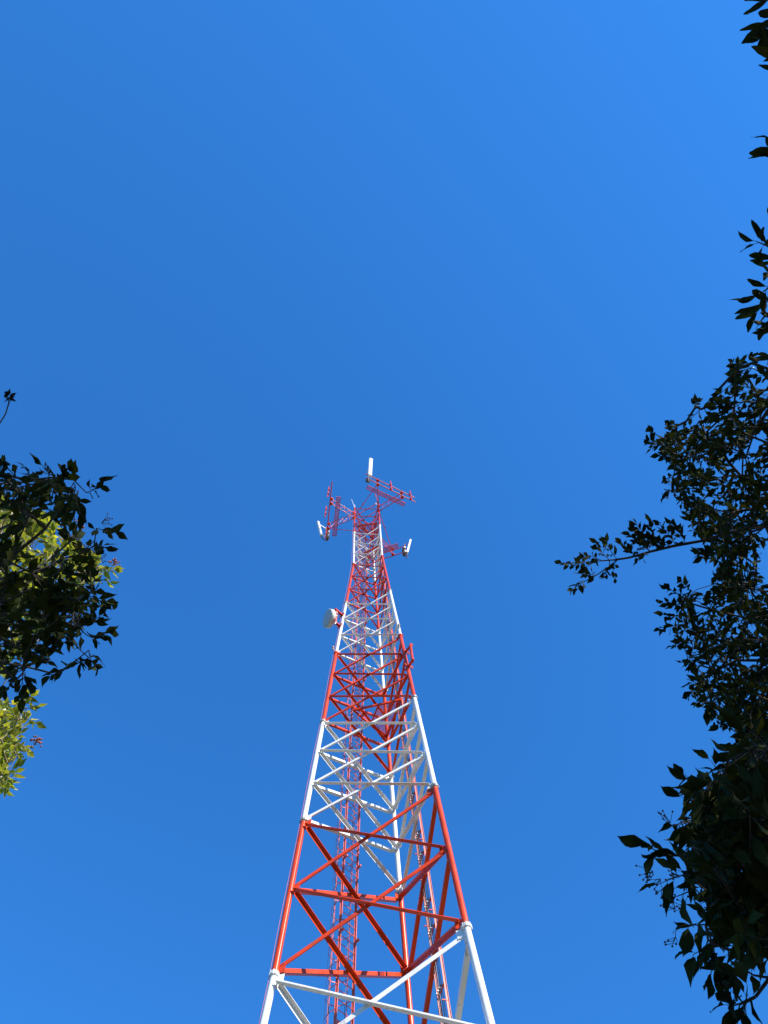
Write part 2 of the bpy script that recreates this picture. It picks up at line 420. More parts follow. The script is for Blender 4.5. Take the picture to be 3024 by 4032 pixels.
antdata = []
for S in sect:
    A_, B_ = V(*S['a']), V(*S['b']); A3, B3 = A_+C0, B_+C0; d = nrm(B3-A3); d3 = V(d[0], d[1], 0)
    L2 = leg(S['leg'], 6.6)[:2]; out = V(d[1], -d[0]); mid = (A3+B3)/2
    if out@(mid-C0) < 0: out = -out
    o3 = V(out[0], out[1], 0)
    T = thing('antenna_mount', S['label'], 'antenna mount', (mid[0], mid[1], ZL), 'antenna frames at the tower top')
    for z in (ZU, ZL):
        b = MB(); b.tube((*A3, z), (*B3, z), .036, n=10); b.build('rail', RED, T)
    for br in S['br']:
        bb = V(*br)+C0; truss(T, L2+nrm(bb-L2)*.07, bb, out)
    f, fr = grate([loc2(p, ZL-.10) for p in S['cw']], .05, .015, .03)
    for t in (.22, .5, .78):
        p = V(*S['cw'][0])*(1-t)+V(*S['cw'][1])*t; q = V(*S['cw'][3])*(1-t)+V(*S['cw'][2])*t
        if S['leg'] == 0:
            p = V(*S['cw'][0])*(1-t)+V(*S['cw'][3])*t; q = V(*S['cw'][1])*(1-t)+V(*S['cw'][2])*t
        fr.tube(loc2(p, ZL-.08), loc2(q, ZL-.08), .012, n=5)
    co = fr.build('catwalk', RED, T); f.build('mesh_floor', RED, co)
    for p in S['pipes']:
        pp = V(*p)+C0+out*.10; b = MB(); b.tube((*pp, ZL-.75), (*pp, ZU+.75), .036, n=10)
        for z in (ZU, ZL): b.box((*(pp-out*.05), z), d3*.07, o3*.06, V(0, 0, .05))
        b.build('mount_pipe', RED, T)
    # stay rod to the neighbouring leg
    li, bi = S['stay']; bb = V(*S['br'][bi])+C0; lg = leg(li, 6.56)
    b = MB(); e0 = V(lg[0], lg[1], ZL+.35); e1 = V(bb[0], bb[1], ZL+.12); b.tube(e0, e1, .024, n=8)
    q = e0*.62+e1*.38; b.box(q, nrm(e1-e0)*.05, V(0, 0, .05), np.cross(nrm(e1-e0), (0, 0, 1))*.04)
    b.build('stay', RED, T)
    # where the antenna hangs
    pb, pt = S['ant']; z0_ = ZL-.55; z1_ = z0_+2.45
    P0 = ray_at(*pb, z0_); P1 = ray_at(*pt, z1_)
    antdata.append((S, P0, P1, o3, d3))
ANT = ['long white panel antenna standing highest above the tower, at the upper frame end',
       'white panel antenna tilting out at the far left of the tower top',
       'white panel antenna tilting out to the right, lowest of the three antennas']
faces = [V(.35, -.93, 0), V(-.88, -.45, 0), V(.9, .42, 0)]
for qi, (S, P0, P1, o3, d3) in enumerate(antdata):
    o3 = nrm(faces[qi]); ax = nrm(P1-P0); o3 = nrm(o3-ax*(ax@o3)); sd = np.cross(ax, o3)
    T = thing('panel_antenna', ANT[qi], 'antenna', P0, 'white panel antennas')
    b = MB(); wd, dp = (.14, .055) if qi == 0 else (.115, .075)
    prof = [(-wd, -dp), (wd, -dp), (wd, dp*.3), (wd*.75, dp*.85), (wd*.3, dp), (-wd*.3, dp), (-wd*.75, dp*.85), (-wd, dp*.3)]
    vs = []; 
    Ln = np.linalg.norm(P1-P0)
    hs = [(0, .93), (.02, 1), (Ln-.02, 1), (Ln, .93)]
    for h, sc in hs:
        for x, y in prof: vs.append(P0+ax*h+sd*x*sc+o3*y*sc)
    n = 8; fs = [(i*n+k, i*n+(k+1) % n, (i+1)*n+(k+1) % n, (i+1)*n+k) for i in range(3) for k in range(n)]+[tuple(range(n-1, -1, -1)), tuple(range(3*n, 4*n))]
    b.add(vs, fs); 
    for t in (.38, .66) if qi == 1 else (): b.box(P0+ax*Ln*t, sd*(wd+.003), o3*(dp+.003), ax*.012)
    b.build('radome', RAD, T)
    b = MB()
    for x in (-.6, -.2, .2, .6):
        b.tube(P0+sd*x*wd, P0+sd*x*wd-ax*.10, .018, n=7)
    b.build('connector', GALV, T)
    # vertical mast pipe behind the panel, on the rails' end
    e = V(*(S['a'] if qi != 1 else S['b']))+C0
    if qi == 0: e = V(.30, -3.30)+C0
    if qi == 1: e = V(-3.24, .78)+C0
    if qi == 2: e = V(2.52, 2.72)+C0
    b = MB(); b.tube((*e, ZL-1.0), (*e, ZU+.75), .036, n=10); b.build('mast_pipe', RED if qi else GALV, T)
    b = MB()
    for z in (ZL-.2, ZU+.45):
        t = (z-P0[2])/(P1[2]-P0[2]); q = P0+(P1-P0)*t-o3*dp; a = V(e[0], e[1], z)
        b.tube(a, q, .018, n=6); b.tube(a-V(0, 0, .08), q, .014, n=6); b.box(a, V(.055, 0, 0), V(0, .055, 0), V(0, 0, .05))
    b.build('tilt_bracket', GALV, T)
    b = MB()
    for x in range(4):
        s0 = P0+sd*(-.6+.4*x)*wd-ax*.08; e2 = V(e[0], e[1], ZL-.75-.05*x)
        mdl = (s0+e2)/2-V(0, 0, .38+.06*x)+sd*(.05*x-.07)
        pts = [(1-t)**2*s0+2*t*(1-t)*mdl+t*t*e2 for t in np.linspace(0, 1, 9)]
        b.path(pts, .011, 5)
    b.path([V(e[0], e[1], ZL-.7)+d3*.04, V(e[0], e[1], ZL-1.0)+d3*.12, V(e[0], e[1], ZL-1.25)-d3*.02, V(e[0], e[1], ZL-1.05)-d3*.12], .012, 5)
    b.build('jumper_cable', [DARKC], T)
    # radio units strapped to the mast pipe
    nr = 2 if qi else 1
    for r_ in range(nr):
        zc_ = ZL-.45+r_*.85; base = V(e[0], e[1], zc_)-o3*.16
        b = MB(); b.box(base, sd*.13, o3*.07, V(0, 0, .24))
        for q in range(7): b.box(base+sd*(-.108+.036*q)-o3*.085, sd*.006, o3*.016, V(0, 0, .21))
        b.box(base+V(0, 0, .25), sd*.10, o3*.05, V(0, 0, .012))
        U = b.build('radio_unit', BROWN)
        tag(U, ['brown finned radio unit right under the highest white panel antenna', '%s brown finned radio unit beside the left panel antenna' % ('lower' if not r_ else 'upper'),
                '%s brown finned radio unit beside the right panel antenna' % ('lower' if not r_ else 'upper')][qi], 'radio unit', 'radio units beside the antennas')
        if qi:
            bx = base+sd*(-.2 if qi == 2 else .2)+V(0, 0, .05); b = MB(); b.box(bx, sd*.055, o3*.06, V(0, 0, .13)); b.box(bx-sd*(.1 if qi==1 else -.1), sd*.05, o3*.015, V(0,0,.015))
            J = b.build('junction_box', RAD); tag(J, 'small white box beside the %s brown radio unit of the %s antenna' % ('lower' if not r_ else 'upper', 'left' if qi == 1 else 'right'), 'box', 'white boxes beside the antennas')

# lightning rod, whip and beacon on the leg tops
p = leg(0, 6.93); b = MB(); q = p+V(-.02, -.03, .15)
b.path([q, q+V(-.03, 0, .5), q+V(-.14, -.05, 1.3), q+V(-.22, -.1, 2.0)], [.022, .022, .018, .012], 7)
b.path([q+V(.03, 0, .1), q+V(.05, 0, .6), q+V(-.06, .02, 1.1)], [.014, .012, .008], 6)
tag(b.build('lightning_rod', RAD), 'thin pale lightning rod sticking up from the left leg of the tower', 'lightning rod')
p = leg(1, 6.6); b = MB(); b.tube(p+V(.10, .06, .9), p+V(-.16, -.34, 3.0), .032, n=8); b.tube(p+V(0,0,.95), p+V(.10, .06, .95), .03, n=8)
b.build('top_pole', RED, tower)
def beacon(pos, label, red=False):
    T = thing('obstruction_lamp', label, 'lamp', pos, 'obstruction lamps on the tower')
    b = MB(); pos = V(*pos); b.tube(pos, pos+V(0, 0, .16), .035, n=10); b.lathe(pos, (0, 0, 1), [(.16, .035), (.17, .065), (.21, .065), (.215, .04)], 12); b.build('lamp_base', GALV if red else RAD, T)
    b = MB(); b.lathe(pos, (0, 0, 1), [(.215, .052), (.28, .055), (.33, .045), (.36, .02), (.365, .002)], 12); b.build('lamp_glass', LENS if red else RAD, T)
    return T
q = leg(1, 6.8)+V(-.16, -.02, .1); beacon(q, 'small white lamp at the top of the right tower leg')
for i, (k, off, lb) in enumerate([(3.04, V(-.16, -.10, 0), 'small obstruction lamp on the outside of the left tower leg, at the third colour change'),
                                 (3.12, V(.02, -.14, 0), 'small obstruction lamp on the right tower leg above the third colour change'),
                                 (3.02, V(.17, -.05, 0), 'small obstruction lamp beside the far tower leg at a colour change')]):
    p = leg(i, k)+off; T = beacon(p, lb, True); b = MB(); b.tube(leg(i, k)+V(0, 0, .02), p+V(0, 0, .02), .012, n=6); b.build('lamp_arm', WHITE, T)

# ------------------------------------------------------------------ microwave dish on the left leg
k1, k2 = 3.71, 3.49
aU, aL = leg(0, k1), leg(0, k2)
eU = ray_at(1319.0, 2396.5, zk(k1)); eL = ray_at(1316.5, 2447.5, zk(k2))
dish = thing('microwave_dish', 'white round microwave dish on a red bracket at the left tower leg', 'dish antenna', (eL[0], eL[1], zk(k2)))
for a, e_ in ((aU, eU), (aL, eL)):
    e_ = V(e_[0], e_[1], a[2]); b = MB(); d = nrm(e_-a); s_ = np.cross((0, 0, 1), d)
    b.beam(a, e_, s_, .06, (0, 0, 1), .008); b.beam(a+s_*.055-V(0,0,.04), e_+s_*.055-V(0,0,.04), s_, .005, (0, 0, 1), .035); b.beam(a-s_*.055-V(0,0,.04), e_-s_*.055-V(0,0,.04), s_, .005, (0, 0, 1), .035)
    for q in (-1, 1): b.tube(a+d*.02+s_*.14*q-d*.12, a+s_*.14*q+d*.2, .012, n=6)
    b.box(a+d*.11, d*.012, s_*.17, V(0, 0, .09))
    b.build('bracket_arm', RED, dish)
px_ = ray_at(1326, 2404, zk(k1)); pl_ = ray_at(1321, 2448, zk(k2)); pm = (px_+pl_)/2
b = MB(); b.tube((pm[0], pm[1], zk(k2)-.12), (pm[0], pm[1], zk(k1)+.1), .055, n=14)
b.build('mount_pipe', PINK, dish)
ctr = ray_at(1291.5-3, 2434, zk(3.6)); nd = nrm(.40*-nrm(ctr-EYE)+.916*(-math.cos(R(16))*RT+math.sin(R(16))*UP)); 
b = MB()
for z in (.28, -.1):
    q = V(pm[0], pm[1], zk(3.6)+z); b.tube(q-V(0,0,.06), q+V(0,0,.06), .085, n=12)
b.tube(V(pm[0], pm[1], zk(3.6)), ctr-nd*.25, .06, n=10); b.tube(V(pm[0], pm[1], zk(3.6)-.1), ctr-nd*.28-V(0,0,.1), .03, n=8)
b.tube((pm[0], pm[1], zk(k2)-.1), (pm[0]-.05, pm[1], zk(k2)-.3), .05, n=10)
b.build('pipe_clamp', GALV, dish)
rd = .50
b = MB(); b.lathe(ctr, nd, [(.0, rd), (.012, rd*1.02), (-.14, rd*1.02), (-.19, rd*.93), (-.27, rd*.62), (-.31, rd*.3), (-.32, .01)][0:1]+[(-.002, rd*1.02), (-.22, rd*1.02), (-.235, rd*.98), (-.32, rd*.7), (-.37, rd*.38), (-.385, .01)], 48)
b.build('dish_shell', DISHB, dish)
b = MB(); b.lathe(ctr, nd, [(-.01, rd*1.005), (.015, rd*.99), (.03, rd*.7), (.04, rd*.3), (.043, .001)], 48); b.build('radome', RADOME, dish)

# empty pipe bracket on the right leg
k1, k2 = 2.69, 2.44
P1, P2 = leg(1, k1), leg(1, k2); e1 = ray_at(1617.5, 2543, P1[2]); e2 = ray_at(1623.5, 2600, P2[2])
br = thing('pipe_bracket', 'empty red U-shaped pipe bracket on the right tower leg', 'bracket', P2)
for a, e_ in ((P1, e1), (P2, e2)):
    b = MB(); d = nrm(e_-a); s_ = np.cross((0, 0, 1), d); b.beam(a, e_+d*.1, s_, .045, (0, 0, 1), .045)
    for q in (-1, 1): b.box(a+d*.12*q, d*.015, s_*.19, V(0, 0, .06)); 
    for q in (-1, 1): b.tube(a+s_*.15*q-d*.2, a+s_*.15*q+d*.2, .012, n=6)
    b.build('bracket_arm', RED, br)
b = MB(); em = (e1+e2)/2; b.tube((em[0], em[1], P2[2]-.05), (em[0], em[1], P1[2]+.05), .06, n=14); b.build('mount_pipe', RED, br)

# ------------------------------------------------------------------ trees
LEAFD = mat('leaf_shaded_dark_green', (.027, .038, .010), .8, var=.25, scale=6, trans=.10, vary_attr=True, spec=.08)  # darker than real foliage: canopy shade is put into the base colour
LEAFL = mat('leaf_sunlit_yellow_green', (.18, .215, .036), .35, var=.2, scale=5, trans=.5, vary_attr=True, spec=.5)  # lighter than real foliage: sunlight is put into the base colour
BARK = mat('bark', (.05, .040, .028), .9, var=.3, scale=9, bump=.8)
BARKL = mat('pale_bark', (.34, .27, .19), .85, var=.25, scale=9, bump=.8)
BERRY = mat('dark_berry', (.035, .012, .02), .35, var=.2, scale=30)
BERRYR = mat('red_brown_berry', (.30, .085, .03), .6, var=.3, scale=30)
def PX(px, py, d):
    v = FW+RT*(px-1512)/FOC-UP*(py-2016)/FOC; return EYE+nrm(v)*d
def pixof(P):
    q = np.asarray(P)-EYE; dd = q@FW
    return np.where(dd > .05, 1512+FOC*(q@RT)/np.maximum(dd, .05), 1e6), np.where(dd > .05, 2016-FOC*(q@UP)/np.maximum(dd, .05), 1e6)
def inpoly(x, y, P):
    c = False; n = len(P); j = n-1
    for i in range(n):
        if (P[i][1] > y) != (P[j][1] > y) and x < (P[j][0]-P[i][0])*(y-P[i][1])/(P[j][1]-P[i][1])+P[i][0]: c = not c
        j = i
    return c
LT = np.array([0, .06, .2, .38, .56, .74, .88, .96, 1.0])
SHAPES = {  # half width along the leaf
 'ovate': np.array([.03, .32, .82, 1.0, .85, .5, .2, .07, .0]),
 'pointed': np.array([.03, .22, .68, 1.0, .92, .52, .17, .06, .0]),
 'lance': np.array([.05, .25, .62, .92, 1.0, .82, .5, .25, .0])}
class Leaves:
    def __init__(s): s.b = []; s.d = []; s.n = []; s.L = []; s.W = []
    def add(s, b, d, n, L, W): s.b.append(b); s.d.append(d); s.n.append(n); s.L.append(L); s.W.append(W)
    def build(s, name, M, parent, shape, tones):
        b, d, n = map(np.array, (s.b, s.d, s.n)); L, W = np.array(s.L), np.array(s.W); k = len(L)
        d /= np.linalg.norm(d, axis=1)[:, None]; n = n-d*np.sum(n*d, 1)[:, None]; n /= np.linalg.norm(n, axis=1)[:, None]
        sd = np.cross(n, d); hw = SHAPES[shape]; T = len(LT)
        curl = rng.normal(.12, .14, k); side = rng.normal(0, .10, k); fold = rng.uniform(.05, .45, k); wav = rng.uniform(0, 6.28, k)
        vs = np.zeros((k, T, 3, 3))
        for i, t in enumerate(LT):
            c = b+d*(L*t)[:, None]-n*(L*curl*t*t)[:, None]+sd*(L*side*t**3*1.6)[:, None]
            for q, sg in enumerate((-1, 0, 1)):
                y = sg*hw[i]*W*(1+.10*np.sin(wav+i*2.1+sg)); z = abs(sg)*hw[i]*W*(fold+.22*np.sin(wav*2+i*1.7*sg))
                vs[:, i, q] = c+sd*y[:, None]+n*z[:, None]
        V_ = vs.reshape(-1, 3); base = (np.arange(k)*T*3)[:, None]; fs = []
        for i in range(T-1):
            for q in (0, 1):
                a = i*3+q; fs.append(np.concatenate([base+a, base+a+1, base+a+4, base+a+3], 1))
        F = np.stack(fs, 1).reshape(-1, 4)
        me = bpy.data.meshes.new(name); me.vertices.add(len(V_)); me.vertices.foreach_set('co', V_.ravel())
        me.loops.add(F.size); me.loops.foreach_set('vertex_index', F.ravel()); me.polygons.add(len(F))
        me.polygons.foreach_set('loop_start', np.arange(0, F.size, 4)); me.polygons.foreach_set('loop_total', np.full(len(F), 4))
        me.polygons.foreach_set('use_smooth', np.ones(len(F), bool)); me.update(calc_edges=True)
        tn = np.array(tones); idx = rng.choice(len(tn), k, p=np.array([t[3] for t in tones])/sum(t[3] for t in tones))
        col = tn[idx][:, :3]*rng.uniform(.75, 1.2, (k, 1)); col = np.repeat(np.concatenate([col, np.ones((k, 1))], 1), T*3, axis=0)
        at = me.attributes.new('tone', 'FLOAT_COLOR', 'POINT'); at.data.foreach_set('color', col.ravel())
        me.materials.append(M); o = bpy.data.objects.new(name, me); SC.collection.objects.link(o)
        o.parent = parent; o.matrix_parent_inverse = Matrix.Translation(-world_loc(parent)); return o
def sprig(LV, WD, base, tip, n, L, ratio, droop=.25, r=.004, flat=.45, term=True):
    ax = tip-base; ln = np.linalg.norm(ax); d = ax/ln; a, b = frame(d); ph = rng.uniform(0, 6.28)
    sag = V(0, 0, -1)*ln*.05; bend = rng.normal(0, .06, 3)*ln
    P = lambda t: base+ax*t+sag*math.sin(math.pi*t)+bend*math.sin(math.pi*t)
    WD.path([P(t) for t in (0, .33, .66, 1)], [r, r*.85, r*.65, r*.35], 5)
    for i in range(n):
        t = .12+.88*(i+rng.uniform(-.3, .3))/max(1, n-1); t = min(max(t, .05), 1)
        ph += 2.4+rng.normal(0, .4); sd = a*math.cos(ph)+b*math.sin(ph); al = rng.uniform(R(35), R(75))*(1-.45*t)
        dd = d*math.cos(al)+sd*math.sin(al)+V(0, 0, -1)*droop*rng.uniform(.2, 1.6)
        if term and i == n-1: dd = d+rng.normal(0, .15, 3)
        nn = V(0, 0, 1)+rng.normal(0, flat, 3)
        q = P(t); dd = nrm(dd); pet = L*.12; l = L*rng.uniform(.6, 1.12)
        if r > .0025: WD.path([q, q+dd*pet], r*.3, 4)
        LV.add(q+dd*pet*.9, dd, nn, l, l*ratio*rng.uniform(.8, 1.15)/2)
def berries(MBs, MBb, p, d, size, n=9, br=.075):
    for i in range(n):
        e = p+nrm(d+rng.normal(0, .55, 3))*size*rng.uniform(.5, 1.1); mdl = (p+e)/2+rng.normal(0, .08, 3)*size
        MBs.path([p, mdl, e], .0012, 4); MBb.ball(e, size*br, 1, n=7)
def make_tree(name, label, cat, root, trunk, regions, sprigs, L, ratio, shape, M, tones, nleaf, slen, bark, nclu, spacing, r0=.003, droop=.25, extra=None, limbs=(), far=.35, flat=.45, berry=(), bsize=.08, bmat=None, tr=.12):
    T = thing(name, label, cat, root)
    LV = Leaves(); WD = MB(); sp_ends = []
    # cluster positions: inside the seen regions, thinning out beyond the frame
    cl = []
    for poly, d0, d1, dens in regions:
        xs = [p[0] for p in poly]; ys = [p[1] for p in poly]; area = (max(xs)-min(xs))*(max(ys)-min(ys))
        n = int(area*dens/1e6)
        for _ in range(n):
            x, y = rng.uniform(min(xs), max(xs)), rng.uniform(min(ys), max(ys))
            if not inpoly(x, y, poly): continue
            if (x < -250 or x > 3274 or y > 4280) and rng.random() > far: continue
            cl.append((PX(x, y, rng.uniform(d0, d1)), None, (x, y, poly)))
    if extra:
        c, rad_, n = extra; k = 0
        while k < n:
            p = rng.normal(0, 1, 3); p = nrm(p)*rng.uniform(.15, 1)**.45*V(*rad_)+V(*c); x, y = pixof(p)
            k += 1
            if -220 < x < 3244 and -220 < y < 4252: continue
            if p[2] < 3.2: continue
            cl.append((p, None, None))
    nodes = [V(*p) for p in trunk]; par = list(range(-1, len(nodes)-1)); cnt0 = len(nodes)
    for lm in limbs:           # hand placed limbs, polylines of points
        lp = [V(*p) for p in lm]; dmin = [np.linalg.norm(q-lp[0]) for q in nodes]; j = int(np.argmin(dmin)); 
        for p in lp: nodes.append(p); par.append(j); j = len(nodes)-1
    for b_, t_, n_ in sprigs: cl.append((b_, (t_, n_), None))
    top = nodes[cnt0-1]; cl.sort(key=lambda q: np.linalg.norm(q[0]-top))
    arr = np.array(nodes); load = np.zeros(len(nodes)+8*len(cl)); 
    leafnodes = []
    buf = np.zeros((len(nodes)+8*len(cl), 3)); buf[:len(nodes)] = arr; m_ = len(nodes); lock = cnt0-min(3, cnt0-1)
    for p, sg, info in cl:
        dd = buf[:m_]-p; ds = np.linalg.norm(dd, axis=1)+np.maximum(0, buf[:m_, 2]-p[2])*.5; ds[:max(1, cnt0-3)] += 3
        j = int(np.argmin(ds)); q = buf[j].copy(); ln = np.linalg.norm(p-q); k = max(1, min(6, int(ln/spacing*1.6)))
        off = rng.normal(0, .10, 3)*ln; off[2] = -abs(off[2])*.3+.06*ln; k = max(2, k) if ln > .12 else k
        for i in range(1, k+1):
            t = i/k; buf[m_] = q+(p-q)*t+off*math.sin(math.pi*t)+rng.normal(0, .025, 3)*ln*(i < k); par.append(j); j = m_; m_ += 1
        leafnodes.append((j, p, sg, info))
    load = np.zeros(m_)
    for j, *_ in leafnodes: load[j] += 1
    for i in range(m_-1, 0, -1):
        if par[i] >= 0: load[par[i]] += load[i]
    rad_n = r0*np.maximum(load, 1)**.45
    for i in range(cnt0): rad_n[i] = max(rad_n[i], tr*(1-.6*i/max(1, cnt0-1)))
    for i in range(1, m_):
        j = par[i]
        if j < 0: continue
        if np.linalg.norm(buf[i]-buf[j]) < 1e-4: continue
        WD.tube(buf[j], buf[i], min(rad_n[j], rad_n[i]*1.35), rad_n[i], n=10 if i < cnt0 else (7 if rad_n[i] > .012 else 5), caps=False)
    for j, p, sg, info in leafnodes:
        prev = buf[par[j]]; d = nrm(p-prev) if np.linalg.norm(p-prev) > 1e-3 else V(0, 0, 1)
        if sg is not None: sprig(LV, WD, p, sg[0], sg[1], L, ratio, droop, r0, flat); continue
        for _ in range(nclu):
            e = nrm(d+rng.normal(0, .55, 3)+V(0, 0, .1)); ln = slen*rng.uniform(.6, 1.2)
            if info is not None:      # keep the outline: twigs near the rim stay inside the crown
                x, y = pixof(p+e*(ln+L*.8)); 
                for _k in range(4):
                    if inpoly(x, y, info[2]): break
                    e = nrm(d*.3+rng.normal(0, .8, 3)); ln *= .85; x, y = pixof(p+e*(ln+L*.8))
            else:
                x, y = pixof(p+e*ln)
            sprig(LV, WD, p, p+e*ln, max(3, int(nleaf*rng.uniform(.7, 1.3))), L, ratio, droop, r0, flat)
    WD.build('trunk', bark, T); LV.build('crown', M, T, shape, tones)
    if berry:
        for p, d, n_ in berry:
            st = MB(); berries(st, st, p, d, bsize, n_, .13 if bmat else .075)
            st.build('berry_cluster', [bark, bmat or BERRY], T)
    print(label, 'leaves', len(LV.L), 'clusters', len(cl), [tuple(int(v) for v in pixof(V(*q))) for q in trunk])
    return T
GT = [(1, 1, 1, 8), (.7, .8, .9, 4), (1.5, 1.2, .8, 1), (2.2, 1.6, .6, .25)]

# 1. near right tree: large pointed leaves, berries
E1 = [(3024, 2900), (2950, 2900), (2870, 2960), (2790, 3015), (2740, 3060), (2710, 3090), (2740, 3120), (2690, 3190), (2680, 3220), (2660, 3290), (2650, 3350),
      (2690, 3430), (2720, 3520), (2790, 3600), (2760, 3690), (2790, 3760), (2900, 3730), (3024, 3790), (4300, 3790), (4300, 2950)]
s = lambda a, b, d, n: (PX(a[0]+8, a[1], d), PX(b[0]+8, b[1], d-.08), n)
sp1 = [s((2690, 3370), (2545, 3330), 3.4, 6), s((2640, 3370), (2560, 3345), 3.4, 3), s((2760, 3090), (2690, 3050), 3.6, 5), s((2830, 3050), (2790, 2995), 3.6, 4), s((2890, 3020), (2860, 2960), 3.7, 4),
       s((2740, 3150), (2680, 3140), 3.5, 4), s((2720, 3230), (2650, 3250), 3.4, 4), s((2700, 3440), (2590, 3480), 3.4, 4), s((2730, 3500), (2650, 3530), 3.5, 4), s((2770, 3640), (2690, 3640), 3.3, 5),
       s((2780, 3700), (2720, 3760), 3.3, 6), s((2800, 3720), (2790, 3830), 3.3, 5), s((2860, 3740), (2850, 3800), 3.4, 5),
       s((2925, 3950), (2870, 3900), 3.2, 5), s((2915, 3948), (2850, 3955), 3.2, 5), s((2905, 3955), (2850, 4050), 3.2, 6), s((2925, 3955), (2890, 4060), 3.25, 4), s((2930, 3940), (2935, 3880), 3.2, 3), s((2960, 3840), (2900, 3820), 3.3, 5), s((2900, 3800), (2840, 3830), 3.3, 4)]
lm1 = [[tuple(PX(*p, 3.3)) for p in ((3300, 3700), (3150, 3760), (3030, 3850), (2975, 3925), (2925, 3950), (2900, 3955))],
       [tuple(PX(*p, 3.5)) for p in ((3200, 3500), (3000, 3420), (2820, 3390), (2690, 3370), (2600, 3358))]]
be1 = [(PX(2640, 3240, 3.4), nrm(PX(2600, 3190, 3.4)-PX(2640, 3240, 3.4)), 6), (PX(2570, 3430, 3.4), nrm(PX(2520, 3470, 3.4)-PX(2570, 3430, 3.4)), 9), (PX(2600, 3460, 3.4), nrm(PX(2560, 3500, 3.4)-PX(2600, 3460, 3.4)), 7),
       (PX(2620, 3490, 3.4), nrm(PX(2590, 3540, 3.4)-PX(2620, 3490, 3.4)), 6), (PX(2660, 3690, 3.4), nrm(PX(2640, 3740, 3.4)-PX(2660, 3690, 3.4)), 6), (PX(2660, 3580, 3.5), nrm(PX(2600, 3560, 3.5)-PX(2660, 3580, 3.5)), 6), (PX(2680, 3450, 3.5), nrm(PX(2640, 3450, 3.5)-PX(2680, 3450, 3.5)), 9), (PX(2700, 3560, 3.5), nrm(PX(2660, 3560, 3.5)-PX(2700, 3560, 3.5)), 8)]
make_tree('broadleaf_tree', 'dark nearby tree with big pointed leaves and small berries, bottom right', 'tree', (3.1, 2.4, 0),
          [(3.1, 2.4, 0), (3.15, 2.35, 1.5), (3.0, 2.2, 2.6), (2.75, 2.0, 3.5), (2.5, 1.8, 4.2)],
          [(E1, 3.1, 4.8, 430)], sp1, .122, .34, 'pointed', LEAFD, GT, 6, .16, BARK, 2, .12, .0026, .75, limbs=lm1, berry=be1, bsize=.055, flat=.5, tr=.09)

# 2. right middle tree: small leaves, long limb reaching to the left
A2 = [(3024, 1430), (2960, 1425), (2895, 1465), (2860, 1550), (2750, 1580), (2715, 1690), (2640, 1700), (2600, 1730), (2610, 1790), (2650, 1850), (2630, 1930), (2670, 2010), (2710, 2100), (2760, 2130), (2810, 2190), (2880, 2170), (2960, 2080), (3024, 2100), (3900, 2100), (3900, 1430)]
D2 = [(2640, 2320), (2680, 2310), (2750, 2350), (2800, 2300), (2780, 2240), (2820, 2230), (2880, 2260), (2910, 2310), (3024, 2300), (3900, 2300), (3900, 3060), (3024, 3060), (2970, 3000), (2890, 2900), (2820, 2840), (2820, 2790), (2740, 2740), (2720, 2700), (2750, 2660), (2700, 2620), (2700, 2580), (2640, 2480), (2620, 2420), (2625, 2370)]
J2 = [(2830, 2120), (2990, 2080), (3000, 2330), (2850, 2330), (2800, 2220)]
K2 = [(2880, 2860), (3500, 2860), (3500, 3080), (2960, 3080)]
s2 = lambda a, b, n=8, d=9.3: (PX(*a, d), PX(*b, d-.2), n)
limb = [(3500, 1980), (3250, 2020), (3024, 2065), (2880, 2095), (2760, 2130), (2650, 2150), (2560, 2172), (2480, 2195), (2430, 2203), (2370, 2208), (2310, 2212), (2255, 2216)]
sub = [(2430, 2203), (2380, 2245), (2330, 2275), (2280, 2300)]
sp2 = [s2((2310, 2212), (2215, 2218), 11), s2((2370, 2208), (2300, 2190), 8), s2((2400, 2205), (2350, 2140), 9), s2((2430, 2203), (2385, 2130), 7), s2((2300, 2290), (2255, 2325), 9), s2((2345, 2265), (2290, 2260), 6), s2((2400, 2225), (2380, 2265), 7), s2((2430, 2205), (2425, 2275), 5),
       s2((2350, 2210), (2300, 2240), 6), s2((2500, 2190), (2450, 2140), 9), s2((2560, 2172), (2480, 2110), 12), s2((2600, 2160), (2510, 2070), 13), s2((2640, 2150), (2560, 2060), 12), s2((2660, 2148), (2600, 2070), 12), s2((2560, 2172), (2500, 2090), 9), s2((2620, 2160), (2540, 2120), 10), s2((2700, 2140), (2640, 2060), 12), s2((2540, 2176), (2510, 2200), 5),
       s2((2620, 1760), (2550, 1735), 9), s2((2650, 1740), (2560, 1700), 4), s2((2660, 1800), (2600, 1795), 7), s2((2660, 1680), (2630, 1670), 8), s2((2740, 1600), (2745, 1580), 8), s2((2790, 1600), (2820, 1560), 8), s2((2880, 1480), (2880, 1440), 6), s2((2900, 1450), (2890, 1420), 5), s2((2960, 1430), (2965, 1400), 4), s2((2640, 1930), (2610, 1960), 8), s2((2650, 1880), (2620, 1890), 6),
       s2((2700, 2340), (2630, 2310), 9), s2((2690, 2380), (2610, 2370), 11), s2((2680, 2420), (2610, 2420), 10), s2((2670, 2460), (2600, 2480), 9), s2((2720, 2330), (2680, 2290), 7), s2((2720, 2520), (2650, 2540), 8), s2((2760, 2620), (2690, 2610), 9), s2((2770, 2700), (2710, 2740), 9), s2((2780, 2680), (2720, 2690), 8), s2((2810, 2770), (2790, 2790), 7), s2((2880, 2850), (2815, 2855), 9), s2((2860, 2830), (2830, 2820), 6)]
